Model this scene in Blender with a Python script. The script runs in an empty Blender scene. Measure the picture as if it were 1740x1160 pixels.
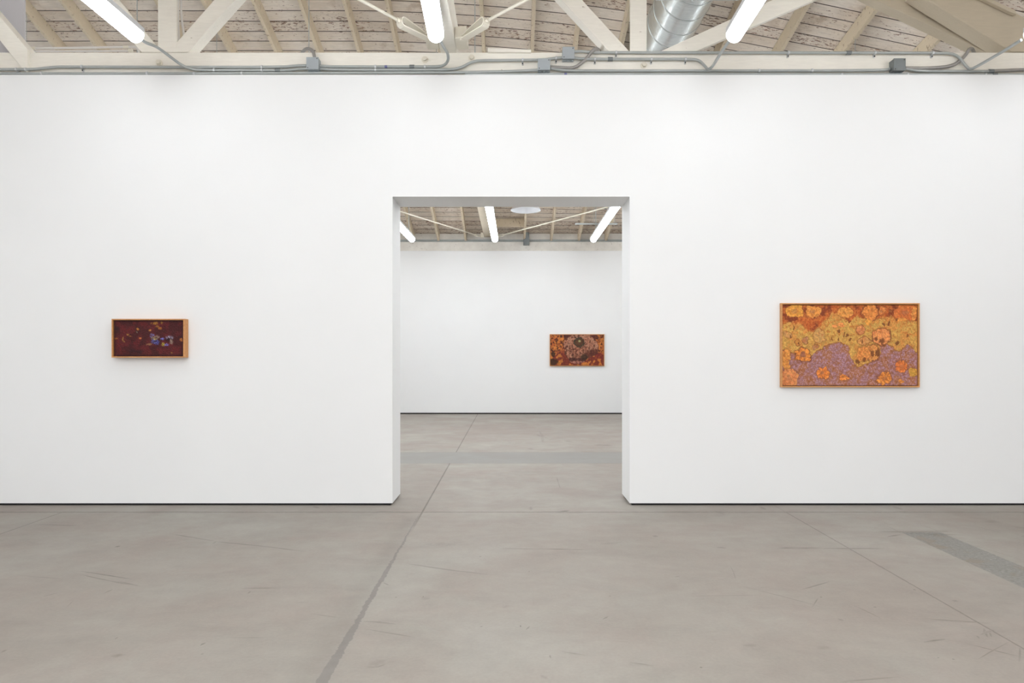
import bpy, bmesh, math, random
from mathutils import Vector, noise
random.seed(7)
F = 1160.0; CX = 869.0; CY = 602.0; H = 1.37
YW = 6.2            # front face of the dividing wall
YB = 15.7           # far wall
C = bpy.context.scene.collection

def P(px, py, Y): return Vector(((px-CX)/F*Y, Y, H-(py-CY)/F*Y))

# ------------------------------------------------------------------ materials
def nmat(name):
    m = bpy.data.materials.new(name); m.use_nodes = True
    nt = m.node_tree; b = nt.nodes['Principled BSDF']
    return m, nt, b
def lin(c):
    return tuple(((v/255)/12.92 if v/255 <= .04045 else ((v/255+.055)/1.055)**2.4) for v in c)
class G:
    """tiny node-graph helper"""
    def __init__(s, nt): s.nt = nt
    def n(s, t, **kw):
        x = s.nt.nodes.new(t)
        for k, v in kw.items(): setattr(x, k, v)
        return x
    def inp(s, sock, v):
        if isinstance(v, bpy.types.NodeSocket): s.nt.links.new(v, sock)
        else:
            try: sock.default_value = v
            except Exception:
                sock.default_value = (*v, 1) if len(v) == 3 else v
    def m(s, op, a, b=0.0, c=None, clamp=False):
        x = s.n('ShaderNodeMath', operation=op, use_clamp=clamp)
        s.inp(x.inputs[0], a); s.inp(x.inputs[1], b)
        if c is not None: s.inp(x.inputs[2], c)
        return x.outputs[0]
    def v(s, op, a, b=(0,0,0)):
        x = s.n('ShaderNodeVectorMath', operation=op)
        s.inp(x.inputs[0], a); s.inp(x.inputs[1], b)
        return x
    def mr(s, v, a, b, c=0.0, d=1.0, smooth=False):
        x = s.n('ShaderNodeMapRange', interpolation_type='SMOOTHSTEP' if smooth else 'LINEAR')
        s.inp(x.inputs[0], v)
        for i, q in enumerate((a, b, c, d)): s.inp(x.inputs[i+1], q)
        return x.outputs[0]
    def mix(s, f, a, b, mode='MIX'):
        x = s.n('ShaderNodeMix', data_type='RGBA', blend_type=mode)
        s.inp(x.inputs[0], f); s.inp(x.inputs[6], a); s.inp(x.inputs[7], b)
        return x.outputs[2]
    def noise(s, vec, scale, detail=3, rough=.55, dist=0, out=0):
        x = s.n('ShaderNodeTexNoise'); s.inp(x.inputs['Vector'], vec)
        x.inputs['Scale'].default_value = scale; x.inputs['Detail'].default_value = detail
        x.inputs['Roughness'].default_value = rough; x.inputs['Distortion'].default_value = dist
        return x.outputs[out]
    def pos(s): return s.n('ShaderNodeTexCoord').outputs['Object']
    def sep(s, v):
        x = s.n('ShaderNodeSeparateXYZ'); s.inp(x.inputs[0], v); return x.outputs
    def comb(s, x, y, z):
        c = s.n('ShaderNodeCombineXYZ')
        for i, q in enumerate((x, y, z)): s.inp(c.inputs[i], q)
        return c.outputs[0]
    def bump(s, h, strength, dist, b):
        x = s.n('ShaderNodeBump'); x.inputs['Strength'].default_value = strength
        x.inputs['Distance'].default_value = dist
        s.inp(x.inputs['Height'], h); s.nt.links.new(x.outputs[0], b.inputs['Normal'])

def simple(name, col, rough=.6, metal=0, var=.04, scale=6, bump=0):
    m, nt, b = nmat(name); g = G(nt); p = g.pos()
    c = lin(col); n = g.noise(p, scale, 4)
    f = g.mr(n, .3, .7, 1-var, 1+var)
    g.inp(b.inputs['Base Color'], g.mix(1.0, (*c, 1), g.comb(f, f, f), 'MULTIPLY'))
    b.inputs['Roughness'].default_value = rough; b.inputs['Metallic'].default_value = metal
    if bump: g.bump(g.noise(p, scale*12, 3), bump, .002, b)
    return m

def painted_wood(name, col, chips=.5, grain=(1, 8, 8)):
    m, nt, b = nmat(name); g = G(nt); p = g.pos()
    base = lin(col)
    big = g.noise(p, 2.2, 3)
    st = g.v('MULTIPLY', p, grain).outputs[0]
    gr = g.noise(st, 9, 4, .6)
    f = g.m('ADD', g.mr(big, .3, .7, .95, 1.03), g.mr(gr, .3, .7, -.03, .03))
    col1 = g.mix(1, (*base, 1), g.comb(f, f, f), 'MULTIPLY')
    ch = g.noise(g.v('MULTIPLY', p, (14, 30, 30)).outputs[0] if grain[0] == 1 else g.v('MULTIPLY', p, (26, 26, 14)).outputs[0], 1.0, 3, .6)
    mask = g.mr(ch, .78-.06*chips, .82-.06*chips, 0, .75)
    col2 = g.mix(mask, col1, (*lin((150, 128, 104)), 1))
    g.inp(b.inputs['Base Color'], col2); b.inputs['Roughness'].default_value = .55
    g.bump(gr, .25, .004, b)
    return m

M = {}
M['cream'] = painted_wood('cream painted timber', (251, 247, 237), .6)
M['rafter'] = painted_wood('painted rafter timber', (214, 199, 174), 2.6, (8, 1, 8))
M['tan'] = painted_wood('tan painted timber', (198, 186, 165), .8)  # the cream paint darkened: shade of the dim right end put into the colour
M['creammetal'] = simple('cream painted iron', (238, 232, 217), .45, 0, .03)
M['conduit'] = simple('galvanised conduit', (182, 187, 187), .42, .25, .06, 9)
M['flex'] = simple('flexible armoured cable', (168, 165, 162), .5, .35, .05, 9)
M['box'] = simple('galvanised box', (176, 184, 190), .5, .3, .04, 12)
M['boxdark'] = simple('dull steel box', (128, 134, 136), .5, .35, .05, 12)
M['dark'] = simple('dark recess', (30, 30, 30), .9)
M['screw'] = simple('dark screw', (70, 66, 62), .5, .4)
M['bright'] = simple('bright zinc', (215, 218, 220), .35, .4)
M['tape'] = simple('purple blue tape', (112, 114, 158), .6)
M['whitepipe'] = simple('white painted pipe', (232, 228, 224), .45, 0, .02)
M['housing'] = simple('white enamel', (226, 228, 232), .45, 0, .02)
M['oak'] = None
M['greywall'] = simple('grey white board', (206, 204, 208), .8, 0, .02, 1)

def wall_mat():
    m, nt, b = nmat('white gallery paint'); g = G(nt); p = g.pos()
    n = g.noise(p, .7, 3)
    f = g.mr(n, .3, .7, .985, 1.01)
    g.inp(b.inputs['Base Color'], g.mix(1, (.86, .868, .872, 1), g.comb(f, f, f), 'MULTIPLY'))
    b.inputs['Roughness'].default_value = .75
    g.bump(g.noise(p, 60, 2), .05, .002, b)
    return m
M['wall'] = wall_mat()

def oak_mat():
    m, nt, b = nmat('pale oak'); g = G(nt); p = g.pos()
    w = g.noise(g.v('MULTIPLY', p, (40, 40, 40)).outputs[0], 1.5, 4, .6, .6)
    s2 = g.noise(g.v('MULTIPLY', p, (3, 40, 60)).outputs[0], 1.5, 3)
    c = g.mix(g.mr(w, .3, .7), (*lin((196, 134, 78)), 1), (*lin((216, 158, 98)), 1))
    c = g.mix(g.mr(s2, .5, .75, 0, .35), c, (*lin((168, 104, 58)), 1))
    g.inp(b.inputs['Base Color'], c); b.inputs['Roughness'].default_value = .5
    return m
M['oak'] = oak_mat()

def concrete_wall():
    m, nt, b = nmat('bare concrete ledge'); g = G(nt); p = g.pos()
    n = g.noise(p, 3, 6, .65); n2 = g.noise(p, 28, 4)
    c = g.mix(g.mr(n, .3, .7), (*lin((222, 218, 211)), 1), (*lin((244, 241, 234)), 1))
    c = g.mix(g.mr(n2, .66, .72, 0, .6), c, (*lin((140, 130, 118)), 1))
    g.inp(b.inputs['Base Color'], c); b.inputs['Roughness'].default_value = .85
    g.bump(n2, .4, .004, b)
    return m
M['concrete'] = concrete_wall()

def roof_mat(name='flaking painted roof boards'):
    m, nt, b = nmat(name); g = G(nt); p = g.pos()
    x, y, z = g.sep(p)
    BW = .182
    yi = g.m('DIVIDE', g.m('ADD', y, g.m('MULTIPLY', g.noise(g.comb(x, 0, 0), 1.2, 2), .012)), BW)
    idx = g.m('FLOOR', yi); fr = g.m('FRACT', yi)
    wn = g.n('ShaderNodeTexWhiteNoise', noise_dimensions='1D'); g.inp(wn.inputs['W'], idx)
    r = wn.outputs['Value']
    edge = g.m('MINIMUM', fr, g.m('SUBTRACT', 1, fr))
    gap = g.mr(edge, .022, .045, 1, 0)
    off = g.comb(g.m('MULTIPLY', r, 37), g.m('MULTIPLY', r, 11), 0)
    pv = g.v('ADD', g.v('MULTIPLY', p, (1, 1, 1)).outputs[0], off).outputs[0]
    st = g.v('MULTIPLY', pv, (2.2, 14, 2)).outputs[0]
    gr = g.noise(st, 3, 5, .65)
    big = g.noise(pv, 1.1, 4, .6)
    c = g.mix(g.mr(big, .32, .68), (*lin((226, 212, 196)), 1), (*lin((248, 240, 230)), 1))
    c = g.mix(g.mr(r, 0, 1, 0, .3), c, (*lin((186, 166, 142)), 1))
    g2 = g.noise(g.v('MULTIPLY', pv, (1, 2.2, 1)).outputs[0], 1.6, 3, .6)
    thr = g.m('SUBTRACT', g.m('SUBTRACT', .80, g.m('MULTIPLY', r, .15)), g.m('MULTIPLY', g2, .27))
    fl = g.noise(g.v('MULTIPLY', pv, (10, 26, 10)).outputs[0], 1.5, 5, .75)
    mask = g.mr(g.m('SUBTRACT', fl, thr), 0, .03)
    c = g.mix(g.m('MULTIPLY', mask, .85), c, g.mix(g.mr(g2, .4, .6), (*lin((150, 98, 72)), 1), (*lin((112, 78, 62)), 1)))
    st2 = g.mr(g.noise(pv, 3.1, 4, .6), .6, .72, 0, .45)
    c = g.mix(st2, c, (*lin((166, 138, 108)), 1))
    kn = g.n('ShaderNodeTexVoronoi'); g.inp(kn.inputs['Vector'], g.v('MULTIPLY', pv, (1.5, 3, 1.5)).outputs[0]); kn.inputs['Scale'].default_value = 1.3
    c = g.mix(g.mr(kn.outputs['Distance'], .04, .07, .75, 0), c, (*lin((84, 58, 42)), 1))
    f = g.mr(gr, .3, .7, .86, 1.06)
    c = g.mix(1, c, g.comb(f, f, f), 'MULTIPLY')
    c = g.mix(gap, c, (*lin((58, 42, 32)), 1))
    g.inp(b.inputs['Base Color'], c); b.inputs['Roughness'].default_value = .8
    h = g.m('SUBTRACT', g.m('MULTIPLY', gr, .15), gap)
    g.bump(h, .6, .008, b)
    return m
M['roof'] = roof_mat()

SCUFFS = [(55,890,135,893,1,.2),(290,907,370,920,1,.22),(365,920,520,937,1.2,.25),(135,970,225,984,1.2,.3),(140,976,240,996,1.2,.28),(200,987,240,996,1.2,.3),
     (176,1008,192,1001,2,.35),(75,1013,98,1007,1.5,.28),(185,1114,215,1113,4,.22),(195,1086,200,1082,3,.3),(340,1097,350,1091,3,.28),(0,1110,14,1102,4,.25),
     (385,1083,455,1083,1,.22),(408,999,476,999,2,.2),(500,1024,526,1022,1,.25),(525,1042,585,1050,1,.28),(30,977,110,984,1,.2),(115,1030,125,1020,1,.2),
     (690,957,830,976,1.6,.22),(850,932,1000,934,1.3,.28),(618,1055,672,1060,2,.28),(618,1068,705,1083,1.6,.22),(1020,924,1060,921,3,.08),
     (1330,931,1505,932,1.4,.32),(1320,931,1400,931,3,.2),(1360,1002,1412,987,1.3,.28),(1380,1032,1391,1015,1.2,.25),(1240,960,1250,985,1,.18),(1160,1013,1290,1011,1,.2),
     (1262,996,1400,1032,1.2,.18),(1448,1027,1500,1052,1.3,.25),(1565,1050,1680,1058,1,.18),(1570,1091,1606,1086,3,.28),(1430,1158,1530,1150,2,.22),
     (1640,1092,1740,1117,1.2,.25),(1662,1120,1715,1090,1,.25),(1733,1098,1731,1125,1.5,.25),(1560,889,1610,908,1,.28),(1488,903,1620,902,1,.3),
     (1540,906,1640,909,1,.25),(1500,891,1535,907,1,.25),(1508,912,1530,908,1.4,.35),(1660,895,1712,908,1,.25),(1650,925,1740,952,1,.2),
     (1665,884,1705,889,6,.2),(1720,893,1750,900,7,.22),(1735,910,1745,912,8,.2),(533,863,543,861,4,.3),(1290,863,1302,863,4,.28),(1516,863,1534,863,4,.25),
     (1216,871,1228,870,5,.24),(948,868,960,871,6,.3),(898,864,906,864,4,.22),(720,924,776,926,4,.10),(735,923,760,925,5,.12),(1218,930,1234,931,2.5,.28),
     (1424,1050,1432,1056,6,.22),(1392,1096,1410,1104,11,.14),(1270,1093,1280,1100,10,.14),(920,1152,928,1148,8,.16),(934,1113,936,1118,3,.3),(894,1070,900,1064,1.5,.3),
     (1024,1052,1034,1047,1.5,.25),(955,1107,994,1113,1.2,.22),(1070,1125,1110,1131,1.2,.2),(1150,979,1152,980,3.5,.35),(1111,912,1116,910,3,.3),(716,1020,730,1013,5,.1),
     (850,1030,868,1032,5,.12),(635,1121,650,1130,12,.1),(1618,1020,1628,1022,3,.22),(1618,1119,1622,1121,3,.4),(1593,1117,1595,1118,3,.35),(1190,1133,1193,1135,3,.35),
     (1552,1001,1556,1003,3,.35),(1484,1031,1489,1032,2.5,.35),(1393,1014,1397,1015,2,.3),(198,928,202,929,2.5,.4),(362,922,366,922,3,.28),(422,1006,426,1006,3,.35),
     (655,993,659,992,5,.3),(817,1064,819,1065,2.5,.45),(883,1064,886,1064,2.5,.45),(718,1014,720,1014,2.5,.4),(815,945,817,946,1.5,.4),(898,971,900,971,1.5,.4),
     (912,738,930,745,3,.16),(917,733,922,752,4,.12),(1010,755,1040,757,3,.16),(962,748,972,752,4,.16),(896,762,906,763,1.5,.3),(946,810,952,830,1.6,.2),(870,802,938,802,1,.16),
     (700,766,715,766,2,.16),(1660,1080,1664,1085,2,.25),(1672,1068,1678,1082,2,.3),(1680,1072,1684,1082,2,.28),(1668,1078,1690,1070,2,.2)]

def floor_mat():
    m, nt, b = nmat('worn grey concrete'); g = G(nt); p = g.pos()
    x, y, z = g.sep(p)
    n1 = g.noise(p, .45, 5, .6, .4); n2 = g.noise(p, 1.7, 5, .62, .3); n3 = g.noise(p, 9, 5, .6)
    n4 = g.noise(p, 60, 3, .6)
    A = (*lin((178, 170, 162)), 1); B = (*lin((190, 187, 179)), 1); D = (*lin((184, 173, 166)), 1)
    c = g.mix(g.mr(n1, .35, .65), A, B)
    c = g.mix(g.mr(n2, .45, .7, 0, .65), c, D)
    # smoky trowel marks, stretched sideways
    sm = g.noise(g.v('MULTIPLY', p, (.9, 2.0, 1)).outputs[0], 1.3, 6, .65, .8)
    f = g.m('ADD', g.mr(sm, .3, .7, .93, 1.06), g.mr(n3, .3, .7, -.04, .04))
    f = g.m('ADD', f, g.mr(n4, .3, .7, -.035, .035))
    # slab tints
    lx = g.mr(x, -.78, -.77, .965, 1.0)
    f = g.m('MULTIPLY', f, g.m('MAXIMUM', lx, g.mr(y, 8.5, 8.6)))
    c = g.mix(1, c, g.comb(f, f, f), 'MULTIPLY')
    wob = g.m('MULTIPLY', g.m('SUBTRACT', g.noise(p, 6, 3), .5), .05)
    wob2 = g.m('MULTIPLY', g.m('SUBTRACT', g.noise(p, 26, 4, .7), .5), .03)
    dk = None
    def add(mask):
        nonlocal dk
        dk = mask if dk is None else g.m('MAXIMUM', dk, mask)
    def band(v, c0, hw, soft, amt, w=None):
        d = g.m('ABSOLUTE', g.m('SUBTRACT', g.m('ADD', v, w) if w is not None else v, c0))
        hi = g.m('ADD', hw, soft) if isinstance(hw, bpy.types.NodeSocket) else hw+soft
        return g.mr(d, hw, hi, amt, 0)
    # paler cooler strip across the far room
    strip = g.m('MULTIPLY', g.mr(g.m('ADD', y, wob2), 8.585, 8.6), g.mr(g.m('ADD', y, wob2), 9.56, 9.575, 1, 0))
    notstrip = g.m('SUBTRACT', 1, strip)
    c = g.mix(g.m('MULTIPLY', strip, .8), c, g.mix(g.mr(n2, .3, .7), (*lin((160, 162, 160)), 1), (*lin((172, 173, 170)), 1)))
    add(g.m('MULTIPLY', g.m('MAXIMUM', band(y, 8.585, .006, .014, .16, wob2), band(y, 9.57, .006, .014, .16, wob2)), 1.0))
    # control joints running away
    thin = g.m('MULTIPLY', g.m('MULTIPLY', band(x, -.775, .004, .006, .5, g.m('MULTIPLY', wob2, .25)), notstrip), g.mr(y, 5.2, 5.9, 0, 1))
    add(thin)
    # ragged filler on the near half of the middle joint
    hw = g.m('ADD', g.mr(y, 2.4, 5.4, .023, .003), g.m('MULTIPLY', g.m('SUBTRACT', g.noise(p, 4.5, 4, .7), .5), g.mr(y, 2.4, 5.6, .045, .004)))
    w3 = g.m('ADD', g.m('MULTIPLY', wob2, 1.2), g.m('MULTIPLY', wob, .5))
    fillm = g.m('MULTIPLY', g.mr(g.m('SUBTRACT', g.m('ABSOLUTE', g.m('ADD', g.m('ADD', x, .79), w3)), hw), 0, .004, 1, 0), g.mr(y, 5.7, 5.9, 1, 0))
    halo = g.m('MULTIPLY', g.mr(g.m('SUBTRACT', g.m('ABSOLUTE', g.m('ADD', g.m('ADD', x, .86), wob)), hw), 0, .10, .10, 0), g.mr(y, 5.7, 5.9, 1, 0))
    add(halo)
    jx = g.m('MULTIPLY', band(x, 2.385, .002, .006, .38, g.m('MULTIPLY', wob2, .3)), g.mr(y, 5.9, 5.95, 1, 0)); add(jx)
    add(g.m('MULTIPLY', band(x, 2.385, .002, .01, .12), g.mr(y, 5.9, 6, 0, 1)))
    jl = g.m('MULTIPLY', band(x, -3.9, .003, .007, .35), g.mr(y, 5.9, 5.95, 1, 0)); add(jl)
    add(band(y, 5.935, .006, .014, .42, g.m('MULTIPLY', wob2, 1.2)))
    add(g.m('MULTIPLY', band(y, 5.935, .018, .02, .2, g.m('MULTIPLY', wob, 1.5)), g.mr(g.noise(p, 1.4, 2), .52, .6)))
    at = g.n('ShaderNodeAttribute'); at.attribute_name = 'scuff'; add(g.m('MULTIPLY', at.outputs['Fac'], g.mr(n3, .3, .6, .9, 1.5)))
    speck = g.n('ShaderNodeTexVoronoi'); g.inp(speck.inputs['Vector'], p); speck.inputs['Scale'].default_value = 2.4
    add(g.mr(speck.outputs['Distance'], .012, .022, .3, 0))
    c = g.mix(fillm, c, g.mix(g.mr(n3, .3, .7), (*lin((152, 147, 143)), 1), (*lin((163, 159, 155)), 1)))
    c = g.mix(dk, c, (*lin((72, 66, 60)), 1))
    # rough trench patch at the right
    px_ = g.m('MULTIPLY', g.mr(g.m('ADD', x, g.m('MULTIPLY', wob2, .6)), 3.0, 3.012), g.mr(g.m('ADD', x, g.m('MULTIPLY', wob2, .6)), 3.30, 3.312, 1, 0))
    px_ = g.m('MULTIPLY', px_, g.mr(g.m('ADD', y, wob2), 5.25, 5.27, 1, 0))
    agg = g.noise(p, 45, 5, .75)
    pc = g.mix(g.mr(agg, .35, .62), (*lin((134, 134, 130)), 1), (*lin((168, 168, 163)), 1))
    pc = g.mix(g.mr(g.noise(p, 38, 2), .68, .72, 0, .7), pc, (*lin((212, 210, 204)), 1))
    pc = g.mix(g.mr(g.noise(p, 5, 3), .55, .66, 0, .4), pc, (*lin((160, 140, 116)), 1))
    c = g.mix(g.m('MULTIPLY', px_, .85), c, pc)
    # drab zone beyond the trench
    drab = g.m('MULTIPLY', g.mr(g.m('ADD', x, wob), 3.3, 3.9, 0, .35), g.mr(y, 6, 6.2, 1, 0))
    c = g.mix(drab, c, (*lin((150, 141, 130)), 1))
    c = g.mix(1, c, (.65, .635, .62, 1), 'MULTIPLY')
    g.inp(b.inputs['Base Color'], c)
    g.inp(b.inputs['Roughness'], g.mr(n2, .3, .7, .5, .68))
    b.inputs['Specular IOR Level'].default_value = .35
    g.bump(g.m('SUBTRACT', g.m('MULTIPLY', n3, .3), g.m('MAXIMUM', thin, jx)), .25, .006, b)
    return m
M['floor'] = floor_mat()

def duct_mat():
    m, nt, b = nmat('galvanised spiral duct'); g = G(nt); p = g.pos()
    x, y, z = g.sep(p)
    v = g.n('ShaderNodeTexVoronoi'); g.inp(v.inputs['Vector'], p); v.inputs['Scale'].default_value = 22
    fine = g.noise(g.comb(0, g.m('ADD', y, g.m('MULTIPLY', x, .03)), 0), 60, 3, .6)
    c = g.mix(g.mr(v.outputs['Color'], .2, .8), (*lin((214, 220, 220)), 1), (*lin((224, 229, 228)), 1))
    c = g.mix(g.mr(fine, .35, .65, 0, .35), c, (*lin((150, 158, 158)), 1))
    g.inp(b.inputs['Base Color'], c); b.inputs['Metallic'].default_value = .75; b.inputs['Roughness'].default_value = .27
    g.bump(fine, .15, .002, b)
    return m
M['duct'] = duct_mat()

def lamp_mat(strength):
    m, nt, b = nmat('glowing lens %g' % strength)
    b.inputs['Base Color'].default_value = (.9, .9, .9, 1); b.inputs['Roughness'].default_value = .4
    b.inputs['Emission Color'].default_value = (.965, 1.0, 1.035, 1)
    b.inputs['Emission Strength'].default_value = strength
    return m
M['lens'] = lamp_mat(13.5); M['lens2'] = lamp_mat(17.8); M['lens3'] = lamp_mat(48.0); M['cap'] = lamp_mat(2.2)

# ------------------------------------------------------------------ mesh helpers
def obj(name, verts, faces, m, parent=None, smooth=False):
    me = bpy.data.meshes.new(name); me.from_pydata([tuple(v) for v in verts], [], faces)
    bm = bmesh.new(); bm.from_mesh(me); bmesh.ops.recalc_face_normals(bm, faces=bm.faces); bm.to_mesh(me); bm.free()
    me.materials.append(m); me.update()
    if smooth:
        for q in me.polygons: q.use_smooth = True
    o = bpy.data.objects.new(name, me); C.objects.link(o)
    if parent is not None:
        o.parent = parent; o.matrix_parent_inverse = parent.matrix_basis.inverted()
    return o
class MB:
    def __init__(s): s.v = []; s.f = []
    def add(s, vs, fs):
        n = len(s.v); s.v += [Vector(q) for q in vs]; s.f += [tuple(i+n for i in q) for q in fs]; return s
    def box(s, x0, x1, y0, y1, z0, z1):
        return s.add([(x0,y0,z0),(x1,y0,z0),(x1,y1,z0),(x0,y1,z0),(x0,y0,z1),(x1,y0,z1),(x1,y1,z1),(x0,y1,z1)],
                     [(0,3,2,1),(4,5,6,7),(0,1,5,4),(1,2,6,5),(2,3,7,6),(3,0,4,7)])
    def prism(s, poly, d):
        n = len(poly); d = Vector(d)
        vs = [Vector(q) for q in poly] + [Vector(q)+d for q in poly]
        fs = [tuple(range(n)), tuple(range(2*n-1, n-1, -1))] + [(i, (i+1) % n, (i+1) % n+n, i+n) for i in range(n)]
        return s.add(vs, fs)
    def tube(s, pts, r, seg=8, cap=True, ribs=0):
        pts = [Vector(q) for q in pts]; n = len(pts); base = len(s.v)
        up = Vector((0, 0, 1)); prev = None
        for i, q in enumerate(pts):
            t = (pts[min(i+1, n-1)]-pts[max(i-1, 0)]).normalized()
            if prev is None:
                a = t.cross(up)
                if a.length < 1e-3: a = t.cross(Vector((1, 0, 0)))
            else: a = prev-t*prev.dot(t)
            a.normalize(); prev = a; b_ = t.cross(a)
            rr = r*(1.0+(ribs if i % 2 else -ribs))
            for k in range(seg):
                an = 2*math.pi*k/seg
                s.v.append(q+(a*math.cos(an)+b_*math.sin(an))*rr)
        for i in range(n-1):
            for k in range(seg):
                k2 = (k+1) % seg
                s.f.append((base+i*seg+k, base+i*seg+k2, base+(i+1)*seg+k2, base+(i+1)*seg+k))
        if cap:
            s.f.append(tuple(base+k for k in range(seg))[::-1]); s.f.append(tuple(base+(n-1)*seg+k for k in range(seg)))
        return s
    def build(s, name, m, parent=None, smooth=False): return obj(name, s.v, s.f, m, parent, smooth)

def tag(o, label, cat, group=None, kind=None):
    o['label'] = label; o['category'] = cat
    if group: o['group'] = group
    if kind: o['kind'] = kind
    return o
def struct(o, label, cat='wall'):
    o['label'] = label; o['category'] = cat; o['kind'] = 'structure'; return o
def empty(name, loc, label, cat, group=None):
    o = bpy.data.objects.new(name, None); o.empty_display_size = .1; o.location = loc; C.objects.link(o)
    return tag(o, label, cat, group)
def bevel(o, w=.004, seg=2):
    b = o.modifiers.new('bevel', 'BEVEL'); b.width = w; b.segments = seg; b.limit_method = 'ANGLE'; return o
def smoothpath(pts, step=.02, rounds=2):
    pts = [Vector(q) for q in pts]
    for _ in range(rounds):
        out = [pts[0]]
        for a, b_ in zip(pts[:-1], pts[1:]):
            out += [a.lerp(b_, .25), a.lerp(b_, .75)]
        out.append(pts[-1]); pts = out
    return pts
def resample(pts, step):
    L = [0]
    for a, b_ in zip(pts[:-1], pts[1:]): L.append(L[-1]+(b_-a).length)
    n = max(2, int(L[-1]/step)); out = []; j = 0
    for i in range(n+1):
        t = L[-1]*i/n
        while j < len(L)-2 and L[j+1] < t: j += 1
        f = (t-L[j])/max(L[j+1]-L[j], 1e-9); out.append(pts[j].lerp(pts[j+1], min(1, f)))
    return out

# ------------------------------------------------------------------ room shell
XL, XR, YR = -7.4, 8.5, -9.0
def kx(X):
    if X < -2.5: return .33
    if X < 2.7: return .33-.0029*(X+2.5)**2
    return .2516-.03*(X-2.7)
RIDGE = 2.0
def roofz(X, Y):
    if Y < RIDGE: Y = 2*RIDGE-Y
    return 4.19+kx(X)*(15.8-Y)

def make_floor():
    mb = MB().box(XL, XR, YR, YB+.3, -.12, 0); val = [0.0]*8
    rnd = random.Random(3)
    def fl(px, py):
        Y = H*F/(py-CY); return Vector(((px-CX)/F*Y, Y))
    for k, (a, b_, c_, d_, w, am) in enumerate(SCUFFS):
        A_ = fl(a, b_); B_ = fl(c_, d_); Ym = (A_.y+B_.y)/2
        e = B_-A_; L = max(e.length, .004); e = e.normalized() if e.length > 1e-5 else Vector((1, 0)); nn = Vector((-e.y, e.x))
        # w is the mark's thickness in the photo; ground depth is foreshortened
        wx = w*Ym/F*.5; wy = w*Ym*Ym/(F*H)*.5
        half = abs(nn.x)*wx+abs(nn.y)*wy
        half = max(half*.9, .0022); z = .0003+k*.000012
        n = max(2, int(L/.06)); rows = []
        bend = rnd.uniform(-.02, .02)*L
        for i in range(n+1):
            t = i/n; c0 = A_+e*L*t+nn*(bend*math.sin(math.pi*t)+rnd.uniform(-.25, .25)*half)
            hw = half*(1.9 if w > 3 else 1.5)*(.45+.55*math.sin(math.pi*min(1, max(0, t))))*rnd.uniform(.75, 1.25)
            q = am*rnd.uniform(.55, 1.25) if 0 < i < n else am*(.5 if n == 2 else .15)
            if w > 3 and (i == 0 or i == n): q = 0
            for f in (-1, -.4, .4, 1): 
                p2 = c0+nn*hw*f; mb.v.append(Vector((p2.x, p2.y, z))); val.append(0 if abs(f) == 1 else q)
        base = len(mb.v)-4*(n+1)
        for i in range(n):
            for j in range(3): mb.f.append((base+i*4+j, base+i*4+j+1, base+i*4+5+j, base+i*4+4+j))
    o = mb.build('floor', M['floor'])
    at = o.data.attributes.new('scuff', 'FLOAT', 'POINT'); at.data.foreach_set('value', val)
    return o
struct(make_floor(), 'worn grey polished concrete floor with joints and scratches', 'floor')

# dividing wall with the wide opening
JL = (667-CX)/F*YW; JR = (1070-CX)/F*YW; ZT = H+(CY-334)/F*YW
ZW = H+(CY-127)/F*YW; TH = .43; GAP = .019
poly = [(XL,YW,GAP),(JL,YW,GAP),(JL,YW,ZT),(JR,YW,ZT),(JR,YW,GAP),(XR,YW,GAP),(XR,YW,ZW),(XL,YW,ZW)]
vs = [Vector(q) for q in poly]+[Vector(q)+Vector((0,TH,0)) for q in poly]
fs = [(0,1,2,7),(7,2,3,6),(3,4,5,6)]
fs = fs+[tuple(i+8 for i in reversed(q)) for q in fs]+[(i,(i+1)%8,(i+1)%8+8,i+8) for i in range(8)]
struct(obj('wall_front', vs, fs, M['wall']), 'smooth white dividing wall with a wide square doorway', 'wall')
struct(MB().box(XL, JL-.022, YW+.012, YW+TH-.012, 0, GAP+.001).build('trim_1', M['dark']), 'dark shadow gap under the white wall left of the doorway', 'trim')
struct(MB().box(JR+.022, XR, YW+.012, YW+TH-.012, 0, GAP+.001).build('trim_2', M['dark']), 'dark shadow gap under the white wall right of the doorway', 'trim')
# far wall
ZB = H+(CY-426)/F*YB
struct(MB().box(XL, XR, YB, YB+.12, .03, ZB).build('wall_back', M['wall']), 'plain white far wall seen through the doorway', 'wall')
struct(MB().box(XL, XR, YB+.02, YB+.12, 0, .031).build('trim_3', M['dark']), 'dark shadow gap at the foot of the far wall', 'trim')
zc = H+(CY-411)/F*(YB+.03)
struct(MB().box(XL, XR, YB+.03, YB+.3, ZB, zc).build('trim_4', M['concrete']), 'pale bare concrete ledge above the far wall', 'trim')
struct(MB().box(XL, XR, YB+.16, YB+.3, zc, 4.4).build('trim_5', M['concrete']), 'pale blocking between the rafter feet above the far ledge', 'trim')
# side and rear walls
struct(MB().box(XL-.15, XL, YR, YB+.3, 0, 9.3).build('wall_left', M['wall']), 'white left side wall of both rooms', 'wall')
struct(MB().box(XR, XR+.15, YR, YB+.3, 0, 9.3).build('wall_right', M['wall']), 'white right side wall of both rooms', 'wall')
struct(MB().box(XL, XR, YR-.15, YR, 0, 9.3).build('wall_rear', M['wall']), 'white wall behind the viewer', 'wall')
# hanging board at the far left above the wall
gx = (42-CX)/F*6.62
struct(MB().box(XL, gx, 6.62, 6.633, ZW, roofz(-5, 6.7)-.25).build('wall_upper_left', M['greywall']), 'grey white board panel above the wall at far left', 'wall')

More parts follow.
